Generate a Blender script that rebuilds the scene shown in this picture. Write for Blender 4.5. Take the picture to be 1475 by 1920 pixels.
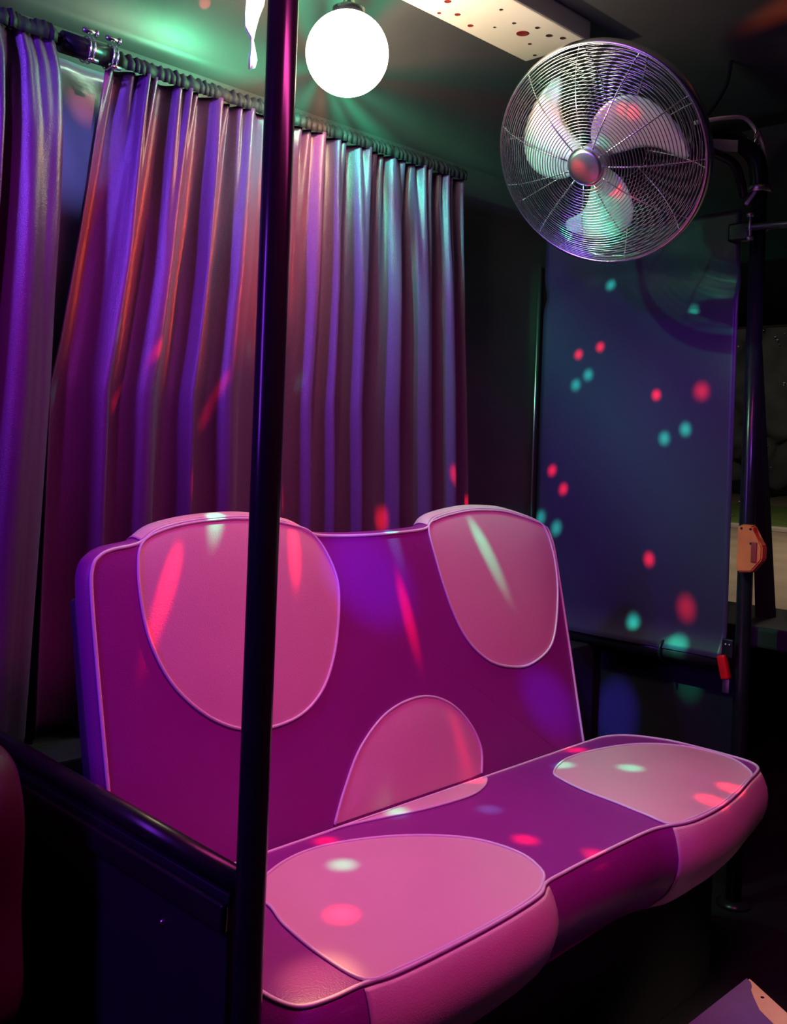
import bpy, bmesh, math, random
from mathutils import Vector, Matrix, noise

random.seed(7)
sc = bpy.context.scene
for o in list(bpy.data.objects):
    bpy.data.objects.remove(o)
C = sc.collection

# ------------------------------------------------------------------ camera
YAW, ROLL = math.radians(44.4), math.radians(2.1)
Fw = Vector((math.cos(YAW), math.sin(YAW), 0))
Rt = Vector((math.sin(YAW), -math.cos(YAW), 0))
Up = Vector((0, 0, 1))
cr = Rt * math.cos(ROLL) + Up * math.sin(ROLL)
cu = -Rt * math.sin(ROLL) + Up * math.cos(ROLL)
cam = bpy.data.cameras.new('camera')
cam.lens = 1850.0 / 1920 * 36
cam.sensor_width = 36
cam.shift_y = -138.0 / 1920
cam.clip_start = 0.02
camo = bpy.data.objects.new('camera', cam)
M = Matrix((cr, cu, -Fw)).transposed().to_4x4()
M.translation = Vector((0, 0, 1.10))
camo.matrix_world = M
C.objects.link(camo)
sc.camera = camo

# ------------------------------------------------------------------ world, exposure
w = bpy.data.worlds.new('night_sky')
sc.world = w
w.use_nodes = True
w.node_tree.nodes['Background'].inputs[0].default_value = (0.35, 0.4, 0.6, 1)
w.node_tree.nodes['Background'].inputs[1].default_value = 0.010
sc.view_settings.view_transform = 'Standard'
sc.view_settings.look = 'None'
sc.view_settings.exposure = 0.0
sc.view_settings.gamma = 1.0
sc.view_settings.use_curve_mapping = False

# ------------------------------------------------------------------ large lights
def aim(o, loc, tgt):
    o.location = loc
    o.rotation_euler = (Vector(tgt) - Vector(loc)).to_track_quat('-Z', 'Y').to_euler()

def area(name, loc, tgt, sx, sy, col, power, spread=180):
    l = bpy.data.lights.new(name, 'AREA')
    l.shape = 'RECTANGLE'; l.size = sx; l.size_y = sy
    l.color = col; l.energy = power; l.spread = math.radians(spread)
    o = bpy.data.objects.new(name, l); C.objects.link(o)
    aim(o, loc, tgt)
    return o

def spot(name, loc, tgt, deg, col, power, blend=1.0, radius=0.006):
    l = bpy.data.lights.new(name, 'SPOT')
    l.spot_size = math.radians(deg); l.spot_blend = blend
    l.color = col; l.energy = power; l.shadow_soft_size = radius
    o = bpy.data.objects.new(name, l); C.objects.link(o)
    aim(o, loc, tgt)
    return o

# unseen area lights added as pink and violet fill over bench and curtains
area('pink_fill', (1.05, 0.40, 2.0), (1.22, 1.0, 0.4), 0.9, 0.12, (1.0, 0.07, 0.46), 5.6, 105)
area('violet_fill', (-0.45, 1.16, 1.55), (0.9, 1.30, 1.0), 0.14, 0.8, (0.28, 0.04, 1.0), 12)
# disco projectors under the ceiling, plus added fill spots
spot('blue_projector', (-0.25, 1.12, 1.95), (1.45, 1.6, 1.38), 36, (0.22, 0.08, 1.0), 105, 1.0, 0.04)
spot('red_projector', (2.30, -0.20, 1.92), (1.10, 1.6, 1.47), 15, (1.0, 0.10, 0.02), 330, 1.0, 0.04)
spot('violet_projector', (0.9, -0.3, 1.9), (2.33, 1.20, 1.26), 15, (0.45, 0.06, 1.0), 75, 1.0, 0.14)
spot('magenta_fill', (-0.25, 0.45, 1.95), (0.66, 1.58, 1.35), 26, (0.75, 0.05, 0.9), 40, 1.0, 0.05)  # unseen spot added to tint the left curtain magenta
spot('step_fill', (2.2, -0.5, 1.95), (1.78, 0.66, 0.1), 15, (1.0, 0.75, 0.5), 75, 1.0, 0.03)  # unseen warm spot added to brighten the floor step
spot('indigo_projector', (0.7, -0.2, 1.9), (2.33, 1.35, 0.95), 32, (0.12, 0.07, 1.0), 9, 1.0, 0.05)

# ------------------------------------------------------------------ helpers: materials
def mat(name, col, rough=0.5, metal=0.0, noise_scale=0, noise_amt=0.15, bump=0.0, bump_scale=200,
        spec=0.5, sheen=0.0, sheen_col=(1, 1, 1), coat=0.0, trans=0.0, ior=1.45):
    m = bpy.data.materials.new(name)
    m.use_nodes = True
    nt = m.node_tree; N = nt.nodes; L = nt.links
    b = N['Principled BSDF']
    b.inputs['Base Color'].default_value = (*col, 1)
    b.inputs['Roughness'].default_value = rough
    b.inputs['Metallic'].default_value = metal
    b.inputs['Specular IOR Level'].default_value = spec
    b.inputs['Sheen Weight'].default_value = sheen
    b.inputs['Sheen Tint'].default_value = (*sheen_col, 1)
    b.inputs['Coat Weight'].default_value = coat
    b.inputs['Transmission Weight'].default_value = trans
    b.inputs['IOR'].default_value = ior
    tc = N.new('ShaderNodeTexCoord')
    if noise_scale:
        n = N.new('ShaderNodeTexNoise'); n.inputs['Scale'].default_value = noise_scale
        n.inputs['Detail'].default_value = 4
        L.new(tc.outputs['Object'], n.inputs['Vector'])
        mx = N.new('ShaderNodeMix'); mx.data_type = 'RGBA'
        mx.inputs[6].default_value = (*[c * (1 - noise_amt) for c in col], 1)
        mx.inputs[7].default_value = (*[min(1, c * (1 + noise_amt)) for c in col], 1)
        L.new(n.outputs['Fac'], mx.inputs[0]); L.new(mx.outputs[2], b.inputs['Base Color'])
    if bump:
        n2 = N.new('ShaderNodeTexNoise'); n2.inputs['Scale'].default_value = bump_scale
        n2.inputs['Detail'].default_value = 3
        L.new(tc.outputs['Object'], n2.inputs['Vector'])
        bp = N.new('ShaderNodeBump'); bp.inputs['Strength'].default_value = bump
        bp.inputs['Distance'].default_value = 0.002
        L.new(n2.outputs['Fac'], bp.inputs['Height']); L.new(bp.outputs[0], b.inputs['Normal'])
    return m

def emis(name, col, strength):
    m = bpy.data.materials.new(name); m.use_nodes = True
    nt = m.node_tree
    b = nt.nodes['Principled BSDF']
    b.inputs['Base Color'].default_value = (0.8, 0.8, 0.8, 1)
    b.inputs['Emission Color'].default_value = (*col, 1)
    b.inputs['Emission Strength'].default_value = strength
    return m

VINYL_P = mat('purple_vinyl', (0.30, 0.028, 0.30), 0.36, bump=0.25, bump_scale=420, noise_scale=9, noise_amt=0.08, spec=0.45)
VINYL_K = mat('pink_vinyl', (0.80, 0.50, 0.58), 0.42, bump=0.25, bump_scale=420, noise_scale=9, noise_amt=0.06, spec=0.45)
PIPING = mat('pale_piping', (0.85, 0.72, 0.85), 0.35)
BLACK = mat('black_paint', (0.012, 0.012, 0.016), 0.28, noise_scale=30, noise_amt=0.3)
BLACKM = mat('black_board', (0.012, 0.011, 0.016), 0.75, noise_scale=14, noise_amt=0.4, bump=0.2, bump_scale=90)
CHROME = mat('chrome', (0.86, 0.86, 0.88), 0.22, 1.0)
CHROMES = mat('brushed_chrome', (0.70, 0.68, 0.70), 0.32, 1.0, noise_scale=25, noise_amt=0.1)
BLADE = mat('satin_aluminium', (0.88, 0.84, 0.86), 0.42, 0.45)
CURTAIN = mat('purple_satin', (0.115, 0.045, 0.13), 0.27, noise_scale=240, noise_amt=0.18, bump=0.3, bump_scale=600,
              spec=0.42, sheen=0.12, sheen_col=(0.7, 0.4, 1.0))
CURTAIN_D = mat('black_header_tape', (0.014, 0.012, 0.02), 0.7)
CEIL = mat('black_vinyl_ceiling', (0.085, 0.085, 0.09), 0.38, noise_scale=5, noise_amt=0.25, bump=0.25, bump_scale=22)
WALLD = mat('dark_panel', (0.07, 0.07, 0.075), 0.55, noise_scale=6, noise_amt=0.25)
FLOOR = mat('dark_rubber_floor', (0.014, 0.014, 0.02), 0.5, noise_scale=18, noise_amt=0.4, bump=0.3, bump_scale=120)
BLIND = mat('navy_pvc_sheet', (0.048, 0.034, 0.075), 0.36, noise_scale=4, noise_amt=0.15, bump=0.12, bump_scale=30)
FOIL = mat('crinkled_clear_foil', (0.78, 0.80, 0.92), 0.24, 0.6, bump=0.5, bump_scale=35)
WHITE = mat('cream_enamel', (0.80, 0.74, 0.66), 0.38, noise_scale=8, noise_amt=0.08)
HOLE = mat('dark_red_hole', (0.18, 0.012, 0.012), 0.7)
HOLEB = mat('black_hole', (0.03, 0.01, 0.01), 0.8)
ORANGE = mat('orange_plastic', (0.85, 0.17, 0.05), 0.45, noise_scale=30, noise_amt=0.2)
RED = mat('red_plastic', (0.8, 0.01, 0.015), 0.32)
RUBBER = mat('black_rubber', (0.015, 0.015, 0.018), 0.45)
STICKER = mat('grey_label_paper', (0.42, 0.38, 0.36), 0.7, noise_scale=40, noise_amt=0.2)
WOOD = mat('bare_plywood', (0.74, 0.56, 0.33), 0.7, noise_scale=22, noise_amt=0.2)
COVER = mat('purple_floor_cover', (0.16, 0.11, 0.30), 0.55, noise_scale=12, noise_amt=0.25)
GLINT = mat('white_reflection', (0.9, 0.88, 0.8), 0.3)
GLASS = mat('window_glass', (0.9, 0.95, 1.0), 0.03, trans=1.0, ior=1.05)
DROP = mat('rain_water', (0.95, 0.97, 1.0), 0.02, trans=1.0, ior=1.33)
GROUND = mat('tan_gravel', (0.40, 0.30, 0.21), 0.9, noise_scale=1.2, noise_amt=0.35)
GRASS = mat('night_grass', (0.16, 0.24, 0.05), 0.8, noise_scale=2, noise_amt=0.4)
HEDGE = mat('dark_leaves', (0.10, 0.11, 0.115), 0.9, noise_scale=1.5, noise_amt=0.4)
STONE = mat('pale_kerb', (0.6, 0.52, 0.46), 0.8, noise_scale=6, noise_amt=0.2)
GLOBE = emis('lit_opal_globe', (1.0, 0.87, 0.64), 28.0)

# ------------------------------------------------------------------ helpers: objects
def mesh_obj(name, bm, m, parent=None, smooth=True):
    me = bpy.data.meshes.new(name)
    bmesh.ops.recalc_face_normals(bm, faces=bm.faces)
    bm.to_mesh(me); bm.free()
    if m: me.materials.append(m)
    if smooth:
        for p in me.polygons: p.use_smooth = True
    o = bpy.data.objects.new(name, me)
    C.objects.link(o)
    if parent: o.parent = parent
    return o

def tag(o, label=None, cat=None, group=None, kind=None):
    if label: o['label'] = label
    if cat: o['category'] = cat
    if group: o['group'] = group
    if kind: o['kind'] = kind
    return o

def thing(name, label, cat, group=None):
    o = bpy.data.objects.new(name, None)
    o.empty_display_size = 0.05
    C.objects.link(o)
    return tag(o, label, cat, group)

def struct(name, bm, m, smooth=False):
    return tag(mesh_obj(name, bm, m, None, smooth), kind='structure')

def box(bm, lo, hi, bev=0.0, mtx=None):
    vs = [Vector((x, y, z)) for x in (lo[0], hi[0]) for y in (lo[1], hi[1]) for z in (lo[2], hi[2])]
    if mtx: vs = [mtx @ v for v in vs]
    v = [bm.verts.new(p) for p in vs]
    fs = [bm.faces.new([v[i] for i in q]) for q in
          ((0, 1, 3, 2), (4, 6, 7, 5), (0, 4, 5, 1), (2, 3, 7, 6), (0, 2, 6, 4), (1, 5, 7, 3))]
    if bev:
        es = list({e for f in fs for e in f.edges})
        bmesh.ops.bevel(bm, geom=es, offset=bev, segments=3, profile=0.6, affect='EDGES')

def tube(bm, pts, r, seg=10, closed=False, cap=True):
    pts = [Vector(p) for p in pts]
    n = len(pts); rings = []
    rr = r if isinstance(r, (list, tuple)) else [r] * n
    a = None
    for i, p in enumerate(pts):
        if closed: t = pts[(i + 1) % n] - pts[i - 1]
        else: t = pts[min(i + 1, n - 1)] - pts[max(i - 1, 0)]
        t.normalize()
        if a is None:
            a = t.orthogonal().normalized()
        a = (a - t * a.dot(t)).normalized()
        b = t.cross(a)
        rings.append([bm.verts.new(p + (a * math.cos(k * 2 * math.pi / seg) + b * math.sin(k * 2 * math.pi / seg)) * rr[i])
                      for k in range(seg)])
    m = n if closed else n - 1
    for i in range(m):
        A, B = rings[i], rings[(i + 1) % n]
        off = 0
        if closed and i == n - 1:
            off = min(range(seg), key=lambda k: (A[0].co - B[k].co).length)
        for k in range(seg):
            bm.faces.new((A[k], A[(k + 1) % seg], B[(k + 1 + off) % seg], B[(k + off) % seg]))
    if cap and not closed:
        bm.faces.new(rings[0][::-1]); bm.faces.new(rings[-1])

def lathe(bm, prof, seg=40, mtx=Matrix()):
    rings = []
    for r, z in prof:
        rings.append([bm.verts.new(mtx @ Vector((max(r, 1e-5) * math.cos(k * 2 * math.pi / seg), max(r, 1e-5) * math.sin(k * 2 * math.pi / seg), z)))
                      for k in range(seg)])
    for A, B in zip(rings, rings[1:]):
        for k in range(seg):
            bm.faces.new((A[k], A[(k + 1) % seg], B[(k + 1) % seg], B[k]))
    bmesh.ops.remove_doubles(bm, verts=bm.verts, dist=2e-5)

def spline(pts, per=8, closed=True):
    """Catmull-Rom through 2D or 3D points."""
    P = [Vector(p) for p in pts]; n = len(P); out = []
    for i in range(n if closed else n - 1):
        if closed: p0, p1, p2, p3 = P[i - 1], P[i], P[(i + 1) % n], P[(i + 2) % n]
        else: p0, p1, p2, p3 = P[max(i - 1, 0)], P[i], P[i + 1], P[min(i + 2, n - 1)]
        for k in range(per):
            t = k / per
            out.append(0.5 * ((2 * p1) + (p2 - p0) * t + (2 * p0 - 5 * p1 + 4 * p2 - p3) * t * t + (3 * p1 - p0 - 3 * p2 + p3) * t ** 3))
    if not closed: out.append(P[-1])
    return out

# ------------------------------------------------------------------ structure of the bus
bm = bmesh.new(); box(bm, (-1.6, -0.9, -0.06), (2.86, 1.76, 0.0)); struct('floor', bm, FLOOR)
# ceiling with a coved edge running down to the wall
bm = bmesh.new()
prof = [(-0.9, 2.05), (1.40, 2.05)] + [(1.40 + 0.32 * math.sin(a * math.pi / 20), 1.83 + 0.22 * math.cos(a * math.pi / 20)) for a in range(1, 11)]
NX = 24
rows = []
for i in range(NX + 1):
    x = -1.6 + (2.86 + 1.6) * i / NX
    rows.append([bm.verts.new((x, y, z)) for y, z in prof])
for a, b in zip(rows, rows[1:]):
    for k in range(len(prof) - 1):
        bm.faces.new((a[k], a[k + 1], b[k + 1], b[k]))
ce = struct('ceiling', bm, CEIL, True)
so = ce.modifiers.new('thick', 'SOLIDIFY'); so.thickness = 0.03; so.offset = 1
# side wall behind the curtains with a ledge below the window
bm = bmesh.new(); box(bm, (-1.6, 1.72, 0.0), (2.86, 1.78, 1.85)); struct('wall_left', bm, WALLD)
bm = bmesh.new(); box(bm, (-1.6, 1.50, 0.0), (2.36, 1.72, 0.555), 0.006); struct('trim_1', bm, BLACKM)
bm = bmesh.new(); box(bm, (-1.6, -0.96, 0.0), (2.86, -0.90, 2.08)); struct('wall_right', bm, WALLD)
bm = bmesh.new(); box(bm, (-1.66, -0.96, 0.0), (-1.6, 1.78, 2.08)); struct('wall_back', bm, WALLD)
# front wall with the window opening
bm = bmesh.new()
box(bm, (2.80, -0.90, 0.0), (2.86, 1.72, 0.63))
box(bm, (2.80, -0.90, 1.468), (2.86, 1.72, 2.06))
box(bm, (2.80, -0.90, 0.63), (2.86, -0.4, 1.468))
box(bm, (2.80, 1.50, 0.63), (2.86, 1.72, 1.468))
struct('wall_front', bm, BLACKM)
# lower bulkhead under the sheet
bm = bmesh.new(); box(bm, (2.40, 1.10, 0.0), (2.44, 1.72, 0.66)); struct('trim_2', bm, BLACKM)
# the window pane with drops, and its slanting bar
bm = bmesh.new(); box(bm, (2.826, -0.4, 0.63), (2.832, 1.50, 1.468))
win = struct('window_1', bm, GLASS)
bm = bmesh.new()
for i in range(95):
    y = random.uniform(0.9, 1.35); z = random.choice([random.uniform(0.66, 1.46), random.uniform(1.40, 1.462)])
    r = random.uniform(0.002, 0.006)
    bmesh.ops.create_icosphere(bm, subdivisions=1, radius=r, matrix=Matrix.Translation((2.8255, y, z)) @ Matrix.Diagonal((0.5, 1, 1.2, 1)))
o = mesh_obj('raindrop', bm, DROP, win); tag(o, kind='stuff')
bm = bmesh.new()
a0, a1 = Vector((2.62, 1.197, 1.46)), Vector((2.62, 1.135, 0.655))
dd_ = (a1 - a0)
vs = []
for p, hw in ((a0, 0.010), (a1, 0.020)):
    for sx in (-0.02, 0.02):
        for sy in (-1, 1):
            vs.append(bm.verts.new(p + Vector((sx, sy * hw, 0))))
for q in ((0, 1, 3, 2), (4, 6, 7, 5), (0, 4, 5, 1), (2, 3, 7, 6), (0, 2, 6, 4), (1, 5, 7, 3)):
    bm.faces.new([vs[i] for i in q])
box(bm, (2.45, 0.95, 0.60), (2.80, 1.72, 0.655), 0.01)
struct('trim_3', bm, BLACKM)

# ------------------------------------------------------------------ upholstered bench
def make_cushion(parent, name, outline, org, ux, uy, nz, thick, crown, bulge, taper, ovals, side_pink, open_t=None):
    """outline: closed 2D path; face panels are patches proud of the face, piped along their edge."""
    ux, uy, nz, org = Vector(ux), Vector(uy), Vector(nz), Vector(org)
    n = len(outline)
    cx = sum(p[0] for p in outline) / n; cy = sum(p[1] for p in outline) / n
    def dist(a, b):
        best = 0.0
        for i in range(n):
            p, q = outline[i], outline[(i + 1) % n]
            dx, dy = q[0] - p[0], q[1] - p[1]
            l2 = dx * dx + dy * dy or 1e-9
            t = max(0, min(1, ((a - p[0]) * dx + (b - p[1]) * dy) / l2))
            d = math.hypot(a - p[0] - t * dx, b - p[1] - t * dy)
            best += math.sqrt(l2) / 0.02 * max(d, 1e-4) ** -3
        return min(best ** (-1 / 3), 9)
    def h(a, b): return crown * (1 - math.exp(-dist(a, b) / 0.035))
    def P(a, b, hh): return org + ux * a + uy * b + nz * hh
    # outward normals of the outline
    area2 = sum(outline[i][0] * outline[(i + 1) % n][1] - outline[(i + 1) % n][0] * outline[i][1] for i in range(n))
    sgn = 1 if area2 > 0 else -1
    nor = []
    for i in range(n):
        t = Vector(outline[(i + 2) % n]) - Vector(outline[i - 2]); t.normalize()
        nor.append(Vector((t.y, -t.x)) * sgn)
    def side(i, k, extra=0.0):
        """k 0..1 down the side"""
        p = Vector(outline[i]); o = bulge * math.sin(math.pi * min(1, k * 1.08)) ** 0.8 - taper * k ** 2.2 + extra
        q = p + nor[i] * o
        return P(q.x, q.y, -thick * k)
    body = bmesh.new()
    rings = []
    for t in (0.05, 0.3, 0.5, 0.65, 0.78, 0.87, 0.93, 0.97, 0.99, 1.0):
        ring = []
        for p in outline:
            a, b = cx + (p[0] - cx) * t, cy + (p[1] - cy) * t
            ring.append(body.verts.new(P(a, b, h(a, b) if t < 1 else 0)))
        rings.append(ring)
    K = [0.04, 0.1, 0.2, 0.3, 0.42, 0.55, 0.68, 0.8, 0.9, 1.0]
    for k in K:
        rings.append([body.verts.new(side(i, k)) for i in range(n)])
    for A, B in zip(rings, rings[1:]):
        for i in range(n):
            body.faces.new((A[i], A[(i + 1) % n], B[(i + 1) % n], B[i]))
    body.faces.new(rings[0]); body.faces.new(rings[-1][::-1])
    root = mesh_obj(name, body, VINYL_P, parent)
    root['label'] = 'purple vinyl cushion with pink oval panels and pale piping'
    # edge piping all the way round
    pb = bmesh.new()
    tube(pb, [P(p[0], p[1], 0.001) for p in outline], 0.0029, 8, True)
    mesh_obj('edge_piping', pb, PIPING, root)
    for ov, openp in ovals:
        m = len(ov)
        ocx = sum(p[0] for p in ov) / m; ocy = sum(p[1] for p in ov) / m
        b = bmesh.new(); rr = []
        for t in (0.06, 0.3, 0.5, 0.7, 0.85, 0.94, 1.0):
            rr.append([b.verts.new(P(ocx + (p[0] - ocx) * t, ocy + (p[1] - ocy) * t,
                                     h(ocx + (p[0] - ocx) * t, ocy + (p[1] - ocy) * t) + 0.0012 + 0.005 * (1 - t ** 3))) for p in ov])
        for A, B in zip(rr, rr[1:]):
            for i in range(m):
                b.faces.new((A[i], A[(i + 1) % m], B[(i + 1) % m], B[i]))
        b.faces.new(rr[0])
        o = mesh_obj('oval_panel', b, VINYL_K, root)
        o['label'] = 'pink vinyl oval panel'
        b = bmesh.new()
        pp = [p for p in ov]
        if openp:
            pp = openp
            tube(b, [P(p[0], p[1], h(p[0], p[1]) + 0.002) for p in pp], 0.0024, 8, False)
        else:
            tube(b, [P(p[0], p[1], h(p[0], p[1]) + 0.002) for p in pp], 0.0024, 8, True)
        mesh_obj('oval_piping', b, PIPING, root)
    # pink panels continuing over the edge
    for lo, hi, cond in side_pink:
        idx = [i for i in range(n) if lo <= outline[i][0] <= hi and cond(outline[i])]
        # keep contiguous order
        start = 0
        for j in range(len(idx)):
            if idx[j] - idx[j - 1] not in (1,) and not (idx[j] == 0 and idx[j - 1] == n - 1):
                start = j
        idx = idx[start:] + idx[:start]
        b = bmesh.new(); rr = []
        for k in [0.015] + K[:-1] + [0.97]:
            rr.append([b.verts.new(side(i, k, 0.0016)) for i in idx])
        for A, B in zip(rr, rr[1:]):
            for j in range(len(idx) - 1):
                b.faces.new((A[j], A[j + 1], B[j + 1], B[j]))
        o = mesh_obj('border_panel', b, VINYL_K, root)
        o['label'] = 'pink vinyl border panel below the oval'
        s = o.modifiers.new('t', 'SOLIDIFY'); s.thickness = 0.0014; s.offset = 0
    return root

bench = thing('bench_seat', 'two-seat purple bench with large pink oval panels and pale piping', 'bench')
bench.location = (0, 0, 0)

# seat outline (X, Y) at z = 0.45, clockwise from the front left
so_pts = [(0.733, 1.19), (0.728, 1.10), (0.728, 1.0), (0.729, 0.91), (0.732, 0.868), (0.745, 0.842), (0.780, 0.832), (0.828, 0.829),
          (0.880, 0.819), (0.982, 0.816), (1.091, 0.818), (1.177, 0.826), (1.218, 0.843), (1.27, 0.846), (1.331, 0.847), (1.441, 0.846),
          (1.52, 0.843), (1.560, 0.834), (1.617, 0.817), (1.71, 0.815), (1.805, 0.826), (1.90, 0.845), (1.945, 0.853), (1.985, 0.864),
          (2.008, 0.885), (2.017, 0.92), (2.019, 1.0), (2.012, 1.08), (1.98, 1.15), (1.93, 1.185), (1.85, 1.192), (1.6, 1.193), (1.3, 1.193),
          (1.0, 1.193), (0.80, 1.193)]
seat_out = [tuple(v) for v in spline(so_pts, 6)]
ovL = [tuple(v) for v in spline([(0.855, 1.035), (0.866, 1.077), (0.915, 1.121), (0.997, 1.147), (1.076, 1.136), (1.17, 1.085), (1.24, 1.009),
       (1.259, 0.927), (1.240, 0.868), (1.214, 0.846), (1.17, 0.8285), (1.09, 0.8205), (0.982, 0.8185), (0.89, 0.8215), (0.834, 0.833), (0.826, 0.90), (0.838, 0.985)], 6)]
ovR = [tuple(v) for v in spline([(1.590, 1.069), (1.616, 1.110), (1.705, 1.143), (1.812, 1.136), (1.918, 1.096), (1.988, 1.022), (1.994, 0.935),
       (1.94, 0.858), (1.89, 0.8455), (1.80, 0.829), (1.71, 0.8185), (1.62, 0.8205), (1.566, 0.8355), (1.562, 0.88), (1.567, 0.94), (1.573, 1.01)], 6)]
ccurve = spline([(1.10, 1.191), (1.134, 1.189), (1.205, 1.169), (1.284, 1.146), (1.391, 1.136), (1.453, 1.153), (1.492, 1.178), (1.497, 1.191)], 6, False)
ovC = [tuple(v) for v in ccurve] + [(1.497 - (1.497 - 1.10) * k / 12, 1.1915) for k in range(1, 12)]
seat = make_cushion(bench, 'seat_cushion', seat_out, (0, 0, 0.45), (1, 0, 0), (0, 1, 0), (0, 0, 1), 0.165, 0.010, 0.026, 0.05,
             [(ovL, None), (ovR, None), (ovC, [tuple(v) for v in ccurve])],
             [(0.828, 1.220, lambda p: p[1] < 1.0), (1.560, 1.985, lambda p: p[1] < 1.0)])

# backrest outline in (X, t), t measured up the sloping face from the crease
ks = 1.027
def T(z): return (z - 0.45) * ks
bo_pts = [(0.724, T(0.39)), (0.721, T(0.60)), (0.719, T(0.75)), (0.719, T(0.86)), (0.724, T(0.897)), (0.737, T(0.912)), (0.757, T(0.9195)), (0.790, T(0.924)),
          (0.808, T(0.929)), (0.843, T(0.947)), (0.913, T(0.958)), (1.008, T(0.960)), (1.098, T(0.947)), (1.149, T(0.926)), (1.20, T(0.920)), (1.273, T(0.918)),
          (1.358, T(0.919)), (1.43, T(0.922)), (1.455, T(0.928)), (1.480, T(0.944)), (1.571, T(0.957)), (1.650, T(0.957)), (1.713, T(0.951)), (1.805, T(0.929)), (1.838, T(0.914)), (1.852, T(0.905)), (1.864, T(0.87)),
          (1.866, T(0.8)), (1.866, T(0.65)), (1.864, T(0.52)), (1.862, T(0.39)), (1.85, T(0.365)), (1.5, T(0.365)), (1.2, T(0.365)), (0.9, T(0.365)), (0.74, T(0.365))]
back_out = [tuple(v) for v in spline(bo_pts, 6)]
bL = [tuple(v) for v in spline([(0.808, T(0.9265)), (0.796, T(0.895)), (0.795, T(0.84)), (0.806, T(0.778)), (0.837, T(0.716)), (0.888, T(0.666)), (0.945, T(0.636)), (1.007, T(0.626)), (1.076, T(0.636)), (1.128, T(0.669)),
      (1.164, T(0.726)), (1.187, T(0.805)), (1.186, T(0.86)), (1.152, T(0.9225)), (1.10, T(0.9435)), (1.008, T(0.9565)), (0.913, T(0.9545)), (0.845, T(0.944))], 6)]
bR = [tuple(v) for v in spline([(1.452, T(0.923)), (1.459, T(0.852)), (1.481, T(0.768)), (1.516, T(0.703)), (1.572, T(0.657)), (1.637, T(0.636)), (1.71, T(0.632)), (1.796, T(0.665)), (1.845, T(0.757)), (1.857, T(0.838)),
      (1.838, T(0.909)), (1.80, T(0.927)), (1.713, T(0.9475)), (1.65, T(0.9535)), (1.571, T(0.9535)), (1.483, T(0.941))], 6)]
bcurve = spline([(1.12, T(0.453)), (1.15, T(0.502)), (1.198, T(0.561)), (1.272, T(0.606)), (1.359, T(0.619)), (1.43, T(0.600)), (1.483, T(0.557)), (1.512, T(0.502)), (1.505, T(0.455))], 6, False)
bC = [tuple(v) for v in bcurve] + [(1.505 - (1.505 - 1.12) * k / 12, T(0.453)) for k in range(1, 12)]
uyb = Vector((0, 0.234, 1)).normalized()
nzb = Vector((0, -1, 0.234)).normalized()
backr = make_cushion(bench, 'backrest', back_out, (0, 1.207, 0.45), (1, 0, 0), uyb, nzb, 0.062, 0.008, 0.012, 0.016,
             [(bL, None), (bR, None), (bC, [tuple(v) for v in bcurve])],
             [(0.806, 1.150, lambda p: p[1] > 0.3), (1.452, 1.850, lambda p: p[1] > 0.45)])
# black shell behind the backrest and the box the cushion sits on
bm = bmesh.new()
mt = Matrix((Vector((1, 0, 0)), uyb, nzb)).transposed().to_4x4(); mt.translation = Vector((0, 1.207, 0.45))
box(bm, (0.728, -0.40, -0.088), (1.850, 0.42, -0.066), 0.008, mt)
mesh_obj('back_shell', bm, mat('plum_shell', (0.05, 0.02, 0.08), 0.5), bench)
bm = bmesh.new(); box(bm, (0.76, 0.93, 0.0), (1.94, 1.16, 0.284), 0.006)
mesh_obj('seat_box', bm, BLACKM, bench, False)

# neighbouring seat whose rounded side shows at the left edge
nb = thing('bench_seat', 'dark plum seat with rounded back cut off by left frame edge', 'bench')
nbo = [(0.0, 0.0), (0.0, 0.24), (0.006, 0.268), (0.03, 0.285), (0.10, 0.292), (0.3, 0.295), (0.5, 0.292), (0.5, 0.0), (0.25, -0.01)]
bm = bmesh.new()
pth = [Vector((p[0], p[1])) for p in nbo]
pth = [(1.065 + 0.00, 0.42), (1.07, 0.55), (1.068, 0.65), (1.085, 0.705), (1.12, 0.735), (1.2, 0.742), (1.40, 0.742), (1.46, 0.72), (1.47, 0.5), (1.45, 0.40), (1.2, 0.395)]
sp = spline([(a, b) for a, b in pth], 5)
rr = []
for xx, sc_ in ((0.555, 0.93), (0.545, 0.98), (0.52, 1.0), (0.47, 1.0), (0.445, 0.98), (0.435, 0.93)):
    rr.append([bm.verts.new((xx, 1.332 + (p.x - 1.27) * sc_, 0.535 + (p.y - 0.57) * sc_)) for p in sp])
for A, B in zip(rr, rr[1:]):
    for i in range(len(sp)):
        bm.faces.new((A[i], A[(i + 1) % len(sp)], B[(i + 1) % len(sp)], B[i]))
bm.faces.new(rr[0]); bm.faces.new(rr[-1])
VINYL_D = mat('dark_plum_vinyl', (0.07, 0.004, 0.03), 0.45, bump=0.25, bump_scale=420)
mesh_obj('backrest', bm, VINYL_D, nb)
bm = bmesh.new(); box(bm, (0.05, 1.06, 0.30), (0.50, 1.47, 0.42), 0.03); mesh_obj('seat_cushion', bm, VINYL_D, nb)
bm = bmesh.new(); box(bm, (0.08, 1.10, 0.0), (0.52, 1.45, 0.30), 0.005); mesh_obj('seat_box', bm, BLACKM, nb, False)

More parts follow.
